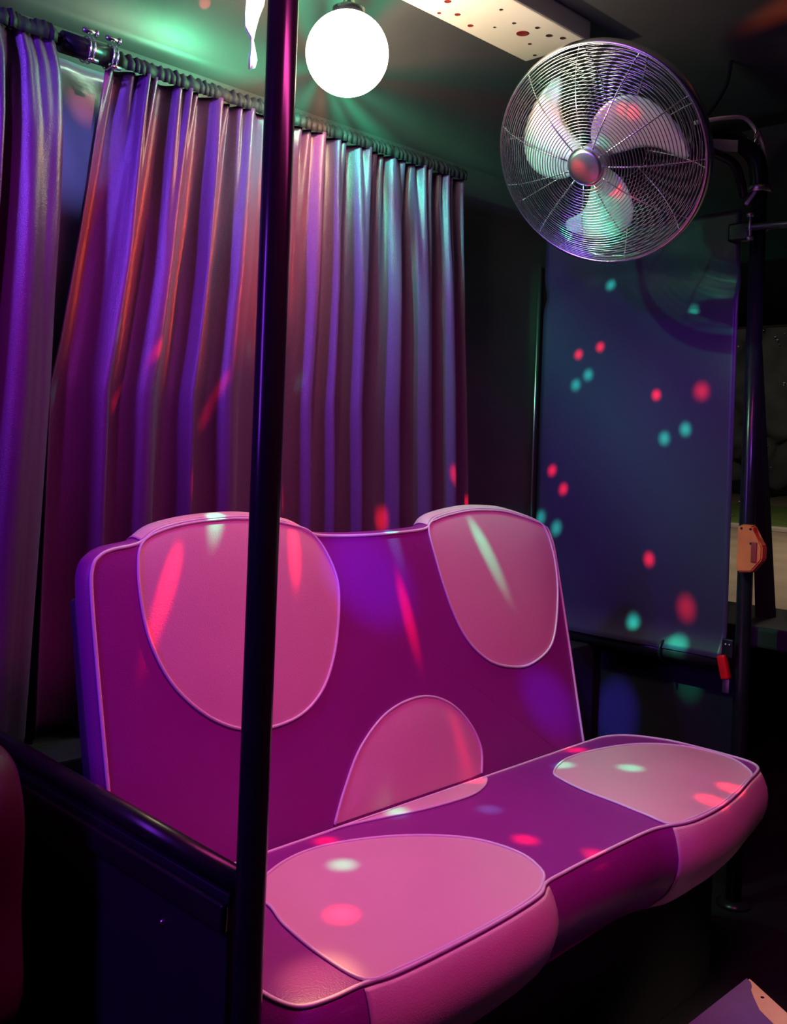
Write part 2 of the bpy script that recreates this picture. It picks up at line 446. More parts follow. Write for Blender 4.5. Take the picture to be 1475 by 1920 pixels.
# ------------------------------------------------------------------ partition and grab poles
pa = thing('partition', 'black low partition board with rounded rail beside the bench', 'partition')
bm = bmesh.new(); box(bm, (0.650, 0.86, 0.0), (0.672, 1.485, 0.60), 0.002); mesh_obj('board', bm, mat('black_laminate', (0.016, 0.013, 0.022), 0.5, noise_scale=20, noise_amt=0.3), pa, False)
bm = bmesh.new(); tube(bm, [(0.662, 0.856, 0.612), (0.662, 1.485, 0.622)], 0.014, 14); mesh_obj('top_rail', bm, BLACK, pa)
bm = bmesh.new(); box(bm, (0.640, 0.858, 0.560), (0.650, 1.485, 0.592), 0.004); mesh_obj('edge_strip', bm, BLACK, pa)
bm = bmesh.new(); lathe(bm, [(0.0, 0.004), (0.003, 0.003), (0.004, 0.0)], 12, Matrix.Translation((0.650, 0.985, 0.525)) @ Matrix.Rotation(-math.pi / 2, 4, 'Y'))
mesh_obj('screw_head', bm, CHROME, pa)

POLE = mat('pole_enamel', (0.012, 0.012, 0.016), 0.21, noise_scale=30, noise_amt=0.3)
def pole(name, label, x, y, z0, z1, r):
    t = thing(name, label, 'pole')
    bm = bmesh.new(); tube(bm, [(x, y, z0), (x, y, z0 + 0.3), (x, y, (z0 + z1) / 2), (x, y, z1)], r, 32); mesh_obj('tube', bm, POLE, t)
    bm = bmesh.new(); lathe(bm, [(r, 0.0), (r * 2.2, 0.0), (r * 2.2, 0.006), (r * 1.2, 0.014), (r, 0.014)], 32, Matrix.Translation((x, y, z0))); mesh_obj('flange', bm, BLACK, t)
    return t
pole('grab_pole', 'glossy black vertical pole in front of the bench', 0.660, 0.835, 0.0, 2.05, 0.0165)
gp = pole('grab_pole', 'black pole carrying the fan at the right beside the window', 2.315, 1.057, 0.0, 1.735, 0.0185)

# ------------------------------------------------------------------ curtains
def nz1(x, s=0.0): return noise.noise(Vector((x, s, 3.7)))

def curtain(name, label, edgeL, edgeR, ztop, zbot, ybase, nf, seed, ampL, ampR, gather, nu=420, nv=70, ph0=0.0):
    """edgeL/edgeR: (z, X) control lists from the top down."""
    def ev(ed, z):
        for (za, xa), (zb, xb) in zip(ed, ed[1:]):
            if z >= zb or (zb == ed[-1][0]):
                t = (za - z) / (za - zb); t = max(0, min(1, t)); t2 = t
                return xa + (xb - xa) * t2
        return ed[-1][1]
    bm = bmesh.new(); rows = []
    for j in range(nv + 1):
        v = j / nv
        z = ztop + (zbot - ztop) * v ** 1.15
        xl, xr = ev(edgeL, z), ev(edgeR, z)
        row = []
        for i in range(nu + 1):
            u = i / nu
            en = min(1, u * 12) * min(1, (1 - u) * 12)
            ph = ph0 + nf * u + en * (0.55 * nz1(u * 5 + seed, 0) + 0.25 * nz1(u * 11 + seed, v * 0.8))
            amp = (ampL * (1 - u) + ampR * u) * (0.35 + 0.65 * min(1, v * 3.0)) * (0.75 + 0.5 * nz1(u * 7 + seed * 2, 1.3))
            s = math.sin(2 * math.pi * ph)
            s = math.copysign(abs(s) ** 0.8, s)
            g = gather * math.exp(-v * 7.0)
            ph2 = nf * 2.7 * u + 0.9 * nz1(u * 17 + seed, 5.0)
            y = ybase - amp * s - g * math.sin(2 * math.pi * ph2) - 0.004 * nz1(u * 40 + seed, v * 6) * (1 - v)
            x = xl + (xr - xl) * u + en * 0.25 * amp * math.cos(2 * math.pi * ph)
            row.append(bm.verts.new((x, y, z)))
        rows.append(row)
    for A, B in zip(rows, rows[1:]):
        for i in range(nu):
            bm.faces.new((A[i], A[i + 1], B[i + 1], B[i]))
    t = thing(name, label, 'curtain')
    o = mesh_obj('cloth', bm, CURTAIN, t)
    s = o.modifiers.new('t', 'SOLIDIFY'); s.thickness = 0.0015
    # ruffled header tape standing up around the rail
    bm = bmesh.new()
    n2 = nu; a = []; b = []; c = []
    xl, xr = ev(edgeL, ztop), ev(edgeR, ztop)
    for i in range(n2 + 1):
        u = i / n2
        y = ybase - 0.012 - 0.0022 * math.sin(2 * math.pi * (nf * 5.6 * u + 1.2 * nz1(u * 23 + seed, 5.0)))
        x = xl + (xr - xl) * u
        zz = 0.003 * math.sin(2 * math.pi * nf * 5.1 * u) + 0.003 * nz1(u * 90, seed)
        a.append(bm.verts.new((x, y - 0.002, ztop - 0.004))); b.append(bm.verts.new((x, y - 0.004, ztop + 0.010))); c.append(bm.verts.new((x, y + 0.006, ztop + 0.024 + zz)))
    for i in range(n2):
        bm.faces.new((a[i], a[i + 1], b[i + 1], b[i])); bm.faces.new((b[i], b[i + 1], c[i + 1], c[i]))
    o = mesh_obj('header_tape', bm, CURTAIN_D, t)
    s = o.modifiers.new('t', 'SOLIDIFY'); s.thickness = 0.002
    return t

curtain('curtain', 'long gathered purple satin curtain hanging behind the bench',
        [(1.745, 0.880), (1.565, 0.857), (1.43, 0.838), (1.26, 0.812), (1.17, 0.795), (0.56, 0.790)],
        [(1.745, 1.845), (1.53, 1.868), (1.0, 1.915), (0.56, 1.94)], 1.745, 0.565, 1.605, 11.5, 3.1, 0.046, 0.026, 0.010, ph0=0.5)
curtain('curtain', 'purple curtain panel drawn aside at the left frame edge',
        [(1.745, 0.35), (0.56, 0.30)],
        [(1.745, 0.768), (1.70, 0.782), (1.60, 0.790), (1.467, 0.790), (1.318, 0.784), (1.17, 0.783), (0.56, 0.76)], 1.745, 0.565, 1.585, 1.5, 8.2, 0.05, 0.05, 0.004, 200, 60)

ra = thing('curtain_rail', 'black curtain rail with two chrome clamps above the curtain gap', 'curtain rail')
bm = bmesh.new(); tube(bm, [(0.3, 1.61, 1.762), (0.79, 1.61, 1.762), (1.3, 1.61, 1.762), (1.86, 1.61, 1.762)], 0.011, 14); mesh_obj('tube', bm, BLACK, ra)
bm = bmesh.new(); tube(bm, [(0.79, 1.602, 1.757), (0.875, 1.602, 1.757)], 0.019, 14); mesh_obj('sleeve', bm, BLACK, ra)
for x in (0.838, 0.882):
    b = bmesh.new()
    for k in (-1, 1):
        tube(b, [(x + 0.004 * k, 1.602 + 0.022 * math.cos(a * math.pi / 10), 1.757 + 0.022 * math.sin(a * math.pi / 10)) for a in range(20)], 0.0016, 6, True)
    o = mesh_obj('clamp', b, CHROME, ra)
    b = bmesh.new(); tube(b, [(x - 0.014, 1.592, 1.786), (x + 0.014, 1.592, 1.786)], 0.0045, 8)
    tube(b, [(x + 0.010, 1.592, 1.786), (x + 0.013, 1.592, 1.786)], 0.007, 6)
    mesh_obj('screw', b, CHROME, o)
    b = bmesh.new(); tube(b, [(x - 0.008, 1.582, 1.735), (x + 0.010, 1.582, 1.735)], 0.004, 8)
    mesh_obj('nut', b, CHROME, o)

# crinkled foil on the window behind the gap between the curtains
bm = bmesh.new(); rows = []
for j in range(61):
    z = 1.765 - 1.15 * j / 60
    row = []
    for i in range(41):
        x = 0.55 + 0.7 * i / 40
        y = 1.700 + 0.010 * noise.noise(Vector((x * 6 + z * 2.5, z * 1.6, 0.3))) + 0.008 * noise.noise(Vector((x * 22 + z * 9, z * 5, 2.2)))
        row.append(bm.verts.new((x, y, z)))
    rows.append(row)
for A, B in zip(rows, rows[1:]):
    for i in range(40):
        bm.faces.new((A[i], A[i + 1], B[i + 1], B[i]))
fo = mesh_obj('foil_sheet', bm, FOIL)
s = fo.modifiers.new('t', 'SOLIDIFY'); s.thickness = 0.001
tag(fo, 'crinkled shiny plastic foil showing in the gap between the curtains', 'foil')
# thin ragged white strip standing in for the globe's reflection in plastic
bm = bmesh.new(); A = []
ctr = [(1.119, 1.935, 0.019), (1.116, 1.905, 0.020), (1.110, 1.88, 0.017), (1.108, 1.855, 0.012), (1.112, 1.835, 0.006), (1.115, 1.815, 0.010), (1.118, 1.80, 0.008), (1.120, 1.784, 0.002)]
for x, z, hw in ctr:
    A.append([bm.verts.new((x + hw * k, 1.50 + 0.006 * math.cos(k * 2.2) + 0.02 * noise.noise(Vector((z * 20, k, 0))), z)) for k in (-1, -0.4, 0.2, 1)])
for a, b in zip(A, A[1:]):
    for k in range(3): bm.faces.new((a[k], a[k + 1], b[k + 1], b[k]))
st = mesh_obj('reflection_strip', bm, GLINT)
s = st.modifiers.new('t', 'SOLIDIFY'); s.thickness = 0.0012
tag(st, 'narrow ragged white strip standing in for the globe reflection in a plastic edge', 'plastic strip')

# ------------------------------------------------------------------ ceiling beam with holes
be = thing('ceiling_beam', 'cream enamelled ceiling beam with round red and dark holes', 'beam')
bm = bmesh.new(); box(bm, (0.7, 1.252, 2.0), (1.862, 1.432, 2.05), 0.006); mesh_obj('box_section', bm, WHITE, be, False)
holes = [(1.724, 1.338, 0.0135, 1), (1.62, 1.40, 0.006, 1), (1.56, 1.385, 0.006, 1), (1.50, 1.36, 0.007, 1), (1.53, 1.41, 0.004, 1),
         (1.60, 1.30, 0.0035, 0), (1.67, 1.32, 0.004, 0), (1.72, 1.295, 0.005, 0), (1.77, 1.30, 0.007, 0), (1.80, 1.285, 0.006, 0), (1.84, 1.39, 0.004, 0),
         (1.78, 1.36, 0.004, 0), (1.47, 1.30, 0.004, 0), (1.44, 1.395, 0.005, 1), (1.66, 1.365, 0.003, 0)]
for x, y, r, k in holes:
    b = bmesh.new(); lathe(b, [(0, -0.0008), (r * 0.8, -0.0008), (r * 0.92, -0.0014), (r, -0.0012), (r, 0.002)], 18, Matrix.Translation((x, y, 2.0)))
    mesh_obj('hole', b, HOLE if k else HOLEB, be)

# ------------------------------------------------------------------ globe lamp
gl = thing('globe_lamp', 'glowing white globe lamp hanging from the ceiling beam', 'lamp')
GC = Vector((1.209, 1.338, 1.798)); GR = 0.0755
b = bmesh.new(); bmesh.ops.create_uvsphere(b, u_segments=48, v_segments=32, radius=GR, matrix=Matrix.Translation(GC)); mesh_obj('globe', b, GLOBE, gl)
b = bmesh.new(); lathe(b, [(0.0, 0.0), (0.028, 0.0), (0.030, 0.02), (0.012, 0.03), (0.008, 0.04), (0.008, 0.135), (0.03, 0.135), (0.03, 0.14)], 24, Matrix.Translation(GC + Vector((0, 0, GR - 0.008)) - Vector((0, 0, 0.006)))); mesh_obj('stem', b, BLACK, gl)
# unseen lamp added behind the globe; its green and amber fans mimic a starburst
pl = bpy.data.lights.new('starburst_fill', 'POINT'); pl.energy = 40; pl.shadow_soft_size = 0.008; pl.color = (1, 1, 1)
pl.use_nodes = True
nt = pl.node_tree; N = nt.nodes; L = nt.links
em = [n for n in N if n.type == 'EMISSION'][0]
tc = N.new('ShaderNodeTexCoord'); sep = N.new('ShaderNodeSeparateXYZ'); L.new(tc.outputs['Normal'], sep.inputs[0])
at = N.new('ShaderNodeMath'); at.operation = 'ARCTAN2'; L.new(sep.outputs['Y'], at.inputs[0]); L.new(sep.outputs['X'], at.inputs[1])
wr = N.new('ShaderNodeMath'); wr.operation = 'DIVIDE'; wr.inputs[1].default_value = 2 * math.pi; L.new(at.outputs[0], wr.inputs[0])
fr = N.new('ShaderNodeMath'); fr.operation = 'FRACT'; L.new(wr.outputs[0], fr.inputs[0])
rmp = N.new('ShaderNodeValToRGB'); L.new(fr.outputs[0], rmp.inputs[0])
def gcol(k): return (0.02 * k, 1.0 * k, 0.45 * k, 1)
def acol(k): return (0.5 * k, 0.2 * k, 0.07 * k, 1)
wcol = (0.42, 0.34, 0.22, 1)
stops = [(0, gcol(.22)), (10, wcol), (40, wcol), (50, gcol(.3)), (62, acol(.1)), (76, gcol(.5)), (92, gcol(.05)), (112, gcol(.25)), (132, acol(.2)),
         (155, gcol(.06)), (170, gcol(.2)), (184, gcol(.24)), (197, acol(.15)), (218, gcol(.05)), (240, gcol(.3)), (255, acol(.2)), (270, acol(.5)),
         (281, gcol(.08)), (296, gcol(.6)), (303, gcol(.12)), (314, gcol(1.0)), (324, gcol(.15)), (335, gcol(.45)), (346, gcol(.15)), (354, acol(.35))]
el = rmp.color_ramp.elements
el[0].position = 0; el[0].color = stops[0][1]; el[1].position = 1.0; el[1].color = stops[0][1]
for dg, c in stops[1:]:
    e = el.new(dg / 360.0); e.color = c
L.new(rmp.outputs[0], em.inputs['Color'])
po = bpy.data.objects.new('starburst_fill', pl); C.objects.link(po)
po.location = GC + Vector((0.03, 0.10, 0.0))
po.rotation_euler = Vector((-1.24, -1.44, -0.70)).to_track_quat('Z', 'Y').to_euler()

# ------------------------------------------------------------------ fan on the pole
FC = Vector((1.82, 1.187, 1.726))
FN = Vector((-0.863, -0.115, -0.492)).normalized()
zx = (Rt - FN * Rt.dot(FN)).normalized(); zy = FN.cross(zx)
FM = Matrix((zx, zy, FN)).transposed().to_4x4(); FM.translation = FC
fan = thing('wall_fan', 'large chrome fan with round wire cage mounted on the black pole', 'fan')
RF = 0.235
def ring_pts(r, z, n=72): return [FM @ Vector((r * math.cos(k * 2 * math.pi / n), r * math.sin(k * 2 * math.pi / n), z)) for k in range(n)]
def front_z(r): 
    q = min(1, max(0, (r - 0.04) / (RF - 0.04)))
    return 0.012 + 0.073 * (1 - q ** 2.6)
def rear_z(r):
    q = min(1, max(0, (r - 0.05) / (RF - 0.05)))
    return -0.012 - 0.075 * (1 - q ** 3.0)
b = bmesh.new()
lathe(b, [(RF - 0.002, -0.018), (RF + 0.004, -0.012), (RF + 0.006, 0.0), (RF + 0.004, 0.012), (RF - 0.002, 0.018), (RF - 0.004, 0.012), (RF - 0.004, -0.012), (RF - 0.002, -0.018)], 96, FM)
mesh_obj('rim_band', b, CHROME, fan)
for i in range(30):
    r = 0.046 + (RF - 0.046) * (i + 0.5) / 30
    b = bmesh.new(); tube(b, ring_pts(r, front_z(r)), 0.00105, 5, True); mesh_obj('guard_ring', b, CHROME, fan)
for i in range(22):
    r = 0.06 + (RF - 0.06) * (i + 0.5) / 22
    b = bmesh.new(); tube(b, ring_pts(r, rear_z(r)), 0.00105, 5, True); mesh_obj('rear_guard_ring', b, CHROME, fan)
for k in range(11):
    a = 2 * math.pi * (k + 0.35) / 11
    b = bmesh.new(); tube(b, [FM @ Vector((r * math.cos(a), r * math.sin(a), front_z(r) - 0.0022)) for r in [0.04 + 0.195 * q / 12 for q in range(13)]], 0.0017, 6)
    mesh_obj('guard_spoke', b, CHROME, fan)
for k in range(10):
    a = 2 * math.pi * (k + 0.1) / 10
    b = bmesh.new(); tube(b, [FM @ Vector((r * math.cos(a), r * math.sin(a), rear_z(r) + 0.0022)) for r in [0.05 + 0.185 * q / 12 for q in range(13)]], 0.0017, 6)
    mesh_obj('rear_guard_spoke', b, CHROME, fan)
# hub badge with its script mark
b = bmesh.new(); lathe(b, [(0.0, 0.091), (0.030, 0.090), (0.0355, 0.0885), (0.0375, 0.085), (0.0385, 0.080), (0.040, 0.080), (0.041, 0.083), (0.0425, 0.080), (0.041, 0.076), (0.0, 0.076)], 48, FM)
hub = mesh_obj('hub_badge', b, CHROMES, fan)
b = bmesh.new()
tube(b, [FM @ Vector((-0.018 + 0.036 * q / 40, -0.001 + 0.0125 * (q / 40 - 0.5) + 0.0016 * math.sin(q * 1.5), 0.0906 - 0.0004 * abs(q - 20) / 20)) for q in range(41)], 0.0004, 4)
mesh_obj('script_mark', b, BLACK, hub)
# three swept paddle blades
def lerp(tab, x):
    for (xa, ya), (xb, yb) in zip(tab, tab[1:]):
        if x <= xb: return ya + (yb - ya) * max(0, (x - xa) / (xb - xa))
    return tab[-1][1]
LEAD = [(0.03, 15), (0.052, 16), (0.093, 17), (0.115, 19.5), (0.134, 23), (0.150, 27.5), (0.163, 31), (0.177, 33), (0.186, 33), (0.190, 31)]
TRAIL = [(0.03, -62), (0.052, -62), (0.075, -58), (0.091, -54), (0.108, -48.5), (0.124, -43), (0.140, -37), (0.156, -29), (0.168, -18), (0.176, -6), (0.182, 6), (0.187, 17), (0.190, 28)]
def blade(a0):
    b = bmesh.new(); NR, NA = 40, 16; g = []
    for i in range(NR + 1):
        q = i / NR
        r = 0.030 + 0.160 * q ** 0.8
        trail = math.radians(lerp(TRAIL, r)); lead = math.radians(lerp(LEAD, r))
        row = []
        for j in range(NA + 1):
            w_ = j / NA
            an = trail + (lead - trail) * w_
            z = 0.030 - (an + 0.25) * r * 0.26 + 0.006 * math.sin(math.pi * w_)
            row.append(b.verts.new(FM @ Vector((r * math.cos(a0 - an), r * math.sin(a0 - an), z))))
        g.append(row)
    for A, B in zip(g, g[1:]):
        for j in range(NA):
            b.faces.new((A[j], A[j + 1], B[j + 1], B[j]))
    o = mesh_obj('blade', b, BLADE, fan)
    s = o.modifiers.new('t', 'SOLIDIFY'); s.thickness = 0.002; s.offset = 0
for a in (163, 43, -77):
    blade(math.radians(a))
b = bmesh.new(); lathe(b, [(0.0, 0.062), (0.030, 0.060), (0.038, 0.050), (0.038, -0.018), (0.0, -0.018)], 32, FM); mesh_obj('blade_hub', b, CHROMES, fan)
# motor housing, neck and forked bracket down to the pole
b = bmesh.new(); lathe(b, [(0.0, -0.018), (0.045, -0.02), (0.062, -0.03), (0.066, -0.06), (0.066, -0.115), (0.056, -0.15), (0.03, -0.165), (0.0, -0.168)], 40, FM); mesh_obj('motor', b, BLACK, fan)
PT = Vector((2.315, 1.057, 1.735))
CO = Vector((-0.036, 0.037, 0.0))
mb = FM @ Vector((0.0, 0.0, -0.16))
b = bmesh.new(); tube(b, spline([mb, mb + Vector((0.12, -0.02, 0.02)), PT + Vector((-0.16, 0.08, 0.10)), PT + Vector((-0.07, 0.05, 0.12)), PT + Vector((-0.01, 0.01, 0.08)), PT], 8, False), 0.022, 12)
mesh_obj('bracket', b, BLACK, fan)
kb = PT + CO + Vector((-0.13, 0.055, 0.09))
b = bmesh.new(); box(b, (-0.05, -0.028, -0.03), (0.05, 0.028, 0.03), 0.006, Matrix.Translation(kb) @ Matrix.Rotation(0.2, 4, 'Y')); mesh_obj('control_box', b, BLACK, fan)
b = bmesh.new(); box(b, (-0.03, -0.0006, -0.014), (0.03, 0.0006, 0.014), 0, Matrix.Translation(PT + CO + Vector((-0.085, -0.005, 0.085))) @ Matrix.Rotation(-0.75, 4, 'Z')); mesh_obj('rating_label', b, STICKER, fan, False)
b = bmesh.new(); lathe(b, [(0.026, -0.008), (0.030, -0.006), (0.030, 0.006), (0.026, 0.008)], 28, Matrix.Translation(PT)); mesh_obj('collar', b, CHROMES, fan)
b = bmesh.new(); tube(b, spline([kb + Vector((-0.05, -0.03, 0.03)), PT + CO + Vector((-0.10, -0.01, 0.145)), PT + CO + Vector((-0.03, -0.03, 0.155)), PT + CO + Vector((0.03, -0.04, 0.115)), PT + CO + Vector((0.045, -0.045, 0.05)), PT + CO + Vector((0.03, -0.04, 0.01)), PT + CO + Vector((0.0, -0.022, -0.04))], 8, False), 0.005, 8)
mesh_obj('supply_cord', b, mat('pale_cable', (0.85, 0.83, 0.72), 0.25), fan)
b = bmesh.new()
for k in range(5):
    tube(b, [PT + CO + Vector((0.015 + 0.018 * math.sin(q * 0.6 + k * 1.3) + 0.004 * q, -0.035 + 0.006 * math.cos(q + k), 0.14 - 0.009 * q)) for q in range(12)], 0.0028, 6)
mesh_obj('coiled_wire', b, CHROME, fan)
b = bmesh.new(); tube(b, spline([kb + Vector((0.0, -0.03, -0.02)), PT + CO + Vector((-0.08, -0.02, 0.045)), PT + CO + Vector((-0.03, -0.02, 0.01)), PT + CO + Vector((0, -0.015, -0.02))], 6, False), 0.011, 8); mesh_obj('strut', b, BLACK, fan)
b = bmesh.new(); tube(b, spline([kb + Vector((0, 0, 0.03)), kb + Vector((0.05, -0.02, 0.09)), kb + Vector((0.10, -0.03, 0.16)), kb + Vector((0.12, -0.03, 0.225))], 8, False), 0.0045, 8)
mesh_obj('power_lead', b, RUBBER, fan)
b = bmesh.new(); tube(b, [kb + Vector((0.02, -0.034, -0.035)), kb + Vector((0.02, -0.034, -0.015))], 0.004, 8); mesh_obj('switch', b, RED, fan)

# chrome bar clamped across the pole
ba = thing('clamped_bar', 'thin chrome horizontal bar clamped to the pole under the fan', 'bar')
b = bmesh.new(); tube(b, [(2.285, 1.072, 1.640), (2.285, 0.9, 1.633), (2.285, -0.2, 1.62), (2.285, -0.88, 1.612)], 0.0085, 12); mesh_obj('bar', b, CHROMES, ba)
b = bmesh.new()
tube(b, [(2.315 + 0.023 * math.cos(q * math.pi / 10), 1.057 + 0.023 * math.sin(q * math.pi / 10), 1.640) for q in range(20)], 0.003, 6, True)
mesh_obj('clamp', b, CHROMES, ba)
b = bmesh.new(); tube(b, [(2.278, 1.060, 1.612), (2.278, 1.060, 1.668)], 0.004, 8); tube(b, [(2.278, 1.060, 1.606), (2.278, 1.060, 1.616)], 0.009, 6); tube(b, [(2.278, 1.060, 1.662), (2.278, 1.060, 1.672)], 0.009, 6)
mesh_obj('clamp_screw', b, CHROMES, ba)
b = bmesh.new(); box(b, (2.305, 1.075, 1.615), (2.345, 1.13, 1.66), 0.006); mesh_obj('clamp_block', b, BLACK, ba)

# ------------------------------------------------------------------ PVC sheet closing off the front
sh = thing('roll_sheet', 'dark navy plastic roll-down sheet behind the bench end', 'sheet')
b = bmesh.new(); rows = []
for j in range(81):
    z = 1.70 - (1.70 - 0.585) * j / 80
    row = []
    for i in range(41):
        y = 1.112 + (1.705 - 1.112) * i / 40
        x = 2.345 + 0.010 * noise.noise(Vector((y * 5, z * 1.2, 0.7))) + 0.018 * math.exp(-((z - 1.52 - 0.05 * math.sin((y - 1.1) * 5)) / 0.03) ** 2) * (0.5 + noise.noise(Vector((y * 6, 1, 1))))
        x += -0.03 * max(0, (0.66 - z) / 0.075) ** 2
        row.append(b.verts.new((x, y, z)))
    rows.append(row)
for A, B in zip(rows, rows[1:]):
    for i in range(40): b.faces.new((A[i], A[i + 1], B[i + 1], B[i]))
o = mesh_obj('sheet', b, BLIND, sh); s = o.modifiers.new('t', 'SOLIDIFY'); s.thickness = 0.002
b = bmesh.new(); tube(b, [(2.338, 1.105, 0.575), (2.338, 1.71, 0.575)], 0.020, 16); mesh_obj('bottom_roll', b, BLACK, sh)
b = bmesh.new(); tube(b, [(2.325, 1.71, 0.60), (2.325, 1.71, 1.62)], 0.0035, 10); mesh_obj('side_rod', b, CHROMES, sh)
b = bmesh.new(); tube(b, [(2.330 - 0.024 * math.sin(q * math.pi / 12), 1.275, 0.577 + 0.026 * math.cos(q * math.pi / 12)) for q in range(16)], 0.003, 6); mesh_obj('hook', b, BLACK, sh)

# orange housing on the pole
oh = thing('orange_housing', 'orange moulded plastic grip housing fixed to the right pole', 'housing')
b = bmesh.new()
ol = [(0.0, 0.925), (-0.034, 0.925), (-0.040, 0.905), (-0.062, 0.878), (-0.062, 0.845), (-0.036, 0.812), (0.0, 0.808), (0.004, 0.815), (0.004, 0.92)]
F0 = [b.verts.new((2.2950, 1.058 + y, z)) for y, z in ol]; F1 = [b.verts.new((2.270, 1.058 + y * 0.93 - 0.002, 0.867 + (z - 0.867) * 0.95)) for y, z in ol]
b.faces.new(F0); b.faces.new(F1[::-1])
for i in range(len(ol)): b.faces.new((F0[i], F0[(i + 1) % len(ol)], F1[(i + 1) % len(ol)], F1[i]))
bmesh.ops.bevel(b, geom=list(b.edges), offset=0.003, segments=2, affect='EDGES')
mesh_obj('shell', b, ORANGE, oh, False)
b = bmesh.new(); box(b, (2.267, 1.010, 0.838), (2.272, 1.024, 0.886), 0.002); mesh_obj('recess', b, mat('dark_orange_recess', (0.32, 0.03, 0.03), 0.5), oh)
for y, z in ((1.050, 0.916), (1.028, 0.916), (1.026, 0.882)):
    b = bmesh.new(); lathe(b, [(0, 0.002), (0.0025, 0.0015), (0.003, 0)], 10, Matrix.Translation((2.2695, y, z)) @ Matrix.Rotation(-math.pi / 2, 4, 'Y')); mesh_obj('screw', b, BLACK, oh)

# red latch at the foot of the sheet
rl = thing('red_latch', 'small red plastic latch with metal tab beside the right pole', 'latch')
b = bmesh.new(); box(b, (-0.009, -0.011, -0.029), (0.009, 0.011, 0.029), 0.005, Matrix.Translation((2.275, 1.084, 0.577)) @ Matrix.Rotation(math.radians(-14), 4, 'X')); mesh_obj('grip', b, RED, rl)
b = bmesh.new(); box(b, (2.277, 1.070, 0.515), (2.281, 1.088, 0.556), 0.0015); mesh_obj('metal_tab', b, CHROMES, rl)
b = bmesh.new(); box(b, (2.276, 1.064, 0.60), (2.290, 1.092, 0.645), 0.003); mesh_obj('bracket', b, BLACK, rl)
for y in (1.072, 1.082):
    b = bmesh.new(); lathe(b, [(0, 0.003), (0.0028, 0.002), (0.0032, 0)], 10, Matrix.Translation((2.276, y, 0.632)) @ Matrix.Rotation(-math.pi / 2, 4, 'Y')); mesh_obj('screw', b, CHROME, rl)

# ------------------------------------------------------------------ board on the floor at the lower right
bd = thing('floor_step', 'low step with torn purple covering and bare wood edge on the floor', 'step')
b = bmesh.new()
pts = [(1.809, 0.789), (1.42, 0.793), (1.40, 0.45), (1.60, 0.45)]
lo = [b.verts.new((x, y, 0.0)) for x, y in pts]; hi = [b.verts.new((x, y, 0.115)) for x, y in pts]
b.faces.new(lo[::-1]); b.faces.new(hi)
for i in range(4): b.faces.new((lo[i], lo[(i + 1) % 4], hi[(i + 1) % 4], hi[i]))
mesh_obj('plywood', b, WOOD, bd, False)
b = bmesh.new()
pts = [(1.798, 0.790), (1.415, 0.796), (1.395, 0.445), (1.52, 0.445), (1.655, 0.64), (1.69, 0.69), (1.715, 0.728), (1.745, 0.752), (1.768, 0.768), (1.781, 0.772), (1.792, 0.780)]
lo = [b.verts.new((x, y, 0.116)) for x, y in pts]; hi = [b.verts.new((x, y, 0.1195)) for x, y in pts]
b.faces.new(lo[::-1]); b.faces.new(hi)
for i in range(len(pts)): b.faces.new((lo[i], lo[(i + 1) % len(pts)], hi[(i + 1) % len(pts)], hi[i]))
mesh_obj('purple_cover', b, COVER, bd, False)
b = bmesh.new(); lathe(b, [(0, 0.0008), (0.003, 0.0006), (0.0034, 0)], 10, Matrix.Translation((1.765, 0.745, 0.1152))); mesh_obj('nail_head', b, BLACK, bd)

# ------------------------------------------------------------------ outdoors seen through the front window
b = bmesh.new(); box(b, (3.2, -30, -0.72), (60, 60, -0.60)); struct('ground', b, GROUND)
b = bmesh.new(); rows = []
for i in range(30):
    x = 21.3 + i * 0.3
    rows.append([bm_v for bm_v in [b.verts.new((x, -4 + k * 0.8, -0.58 + 0.05 * noise.noise(Vector((x * 2, k * 2.1, 0))) + 0.03)) for k in range(45)]])
for A, B in zip(rows, rows[1:]):
    for k in range(44): b.faces.new((A[k], A[k + 1], B[k + 1], B[k]))
gr = mesh_obj('grass', b, GRASS); tag(gr, 'dim green grass verge outside the window', 'grass', kind='stuff')
b = bmesh.new(); box(b, (20.8, -4, -0.60), (21.1, 31, -0.50), 0.02); kb_ = mesh_obj('kerb', b, STONE); tag(kb_, 'pale kerb edging the grass outside the window', 'kerb')
for i, (x, y, z, r) in enumerate(((36.5, 16.5, 3.2, 3.5), (38, 25.2, 3.6, 4.0), (35.5, 8.6, 3.0, 3.2))):
    b = bmesh.new(); bmesh.ops.create_icosphere(b, subdivisions=5, radius=1.0)
    for v in b.verts:
        d = v.co.normalized()
        k = 1 + 0.25 * noise.noise(d * 3 + Vector((i * 5, 0, 0))) + 0.07 * noise.noise(d * 9) + 0.03 * noise.noise(d * 20)
        v.co = Vector((x, y, z)) + Vector((d.x * r * k, d.y * r * k, d.z * r * 0.95 * k))
    t = thing('bush', ['dark leafy bush far outside the window, seen in the middle', 'dark leafy bush far outside the window, towards the sheet', 'dark leafy bush far outside the window, towards the right frame edge'][i], 'bush')
    mesh_obj('foliage', b, HEDGE, t, True)
    b = bmesh.new(); tube(b, [(x, y, -0.6), (x, y, z)], 0.25, 8); mesh_obj('trunk', b, BLACKM, t)
l = bpy.data.lights.new('outdoor_fill', 'POINT'); l.energy = 1500; l.color = (1.0, 0.82, 0.62); l.shadow_soft_size = 0.3  # unseen warm light added to brighten the ground outside
o = bpy.data.objects.new('outdoor_fill', l); o.location = (17, 3.0, 6.0); C.objects.link(o)

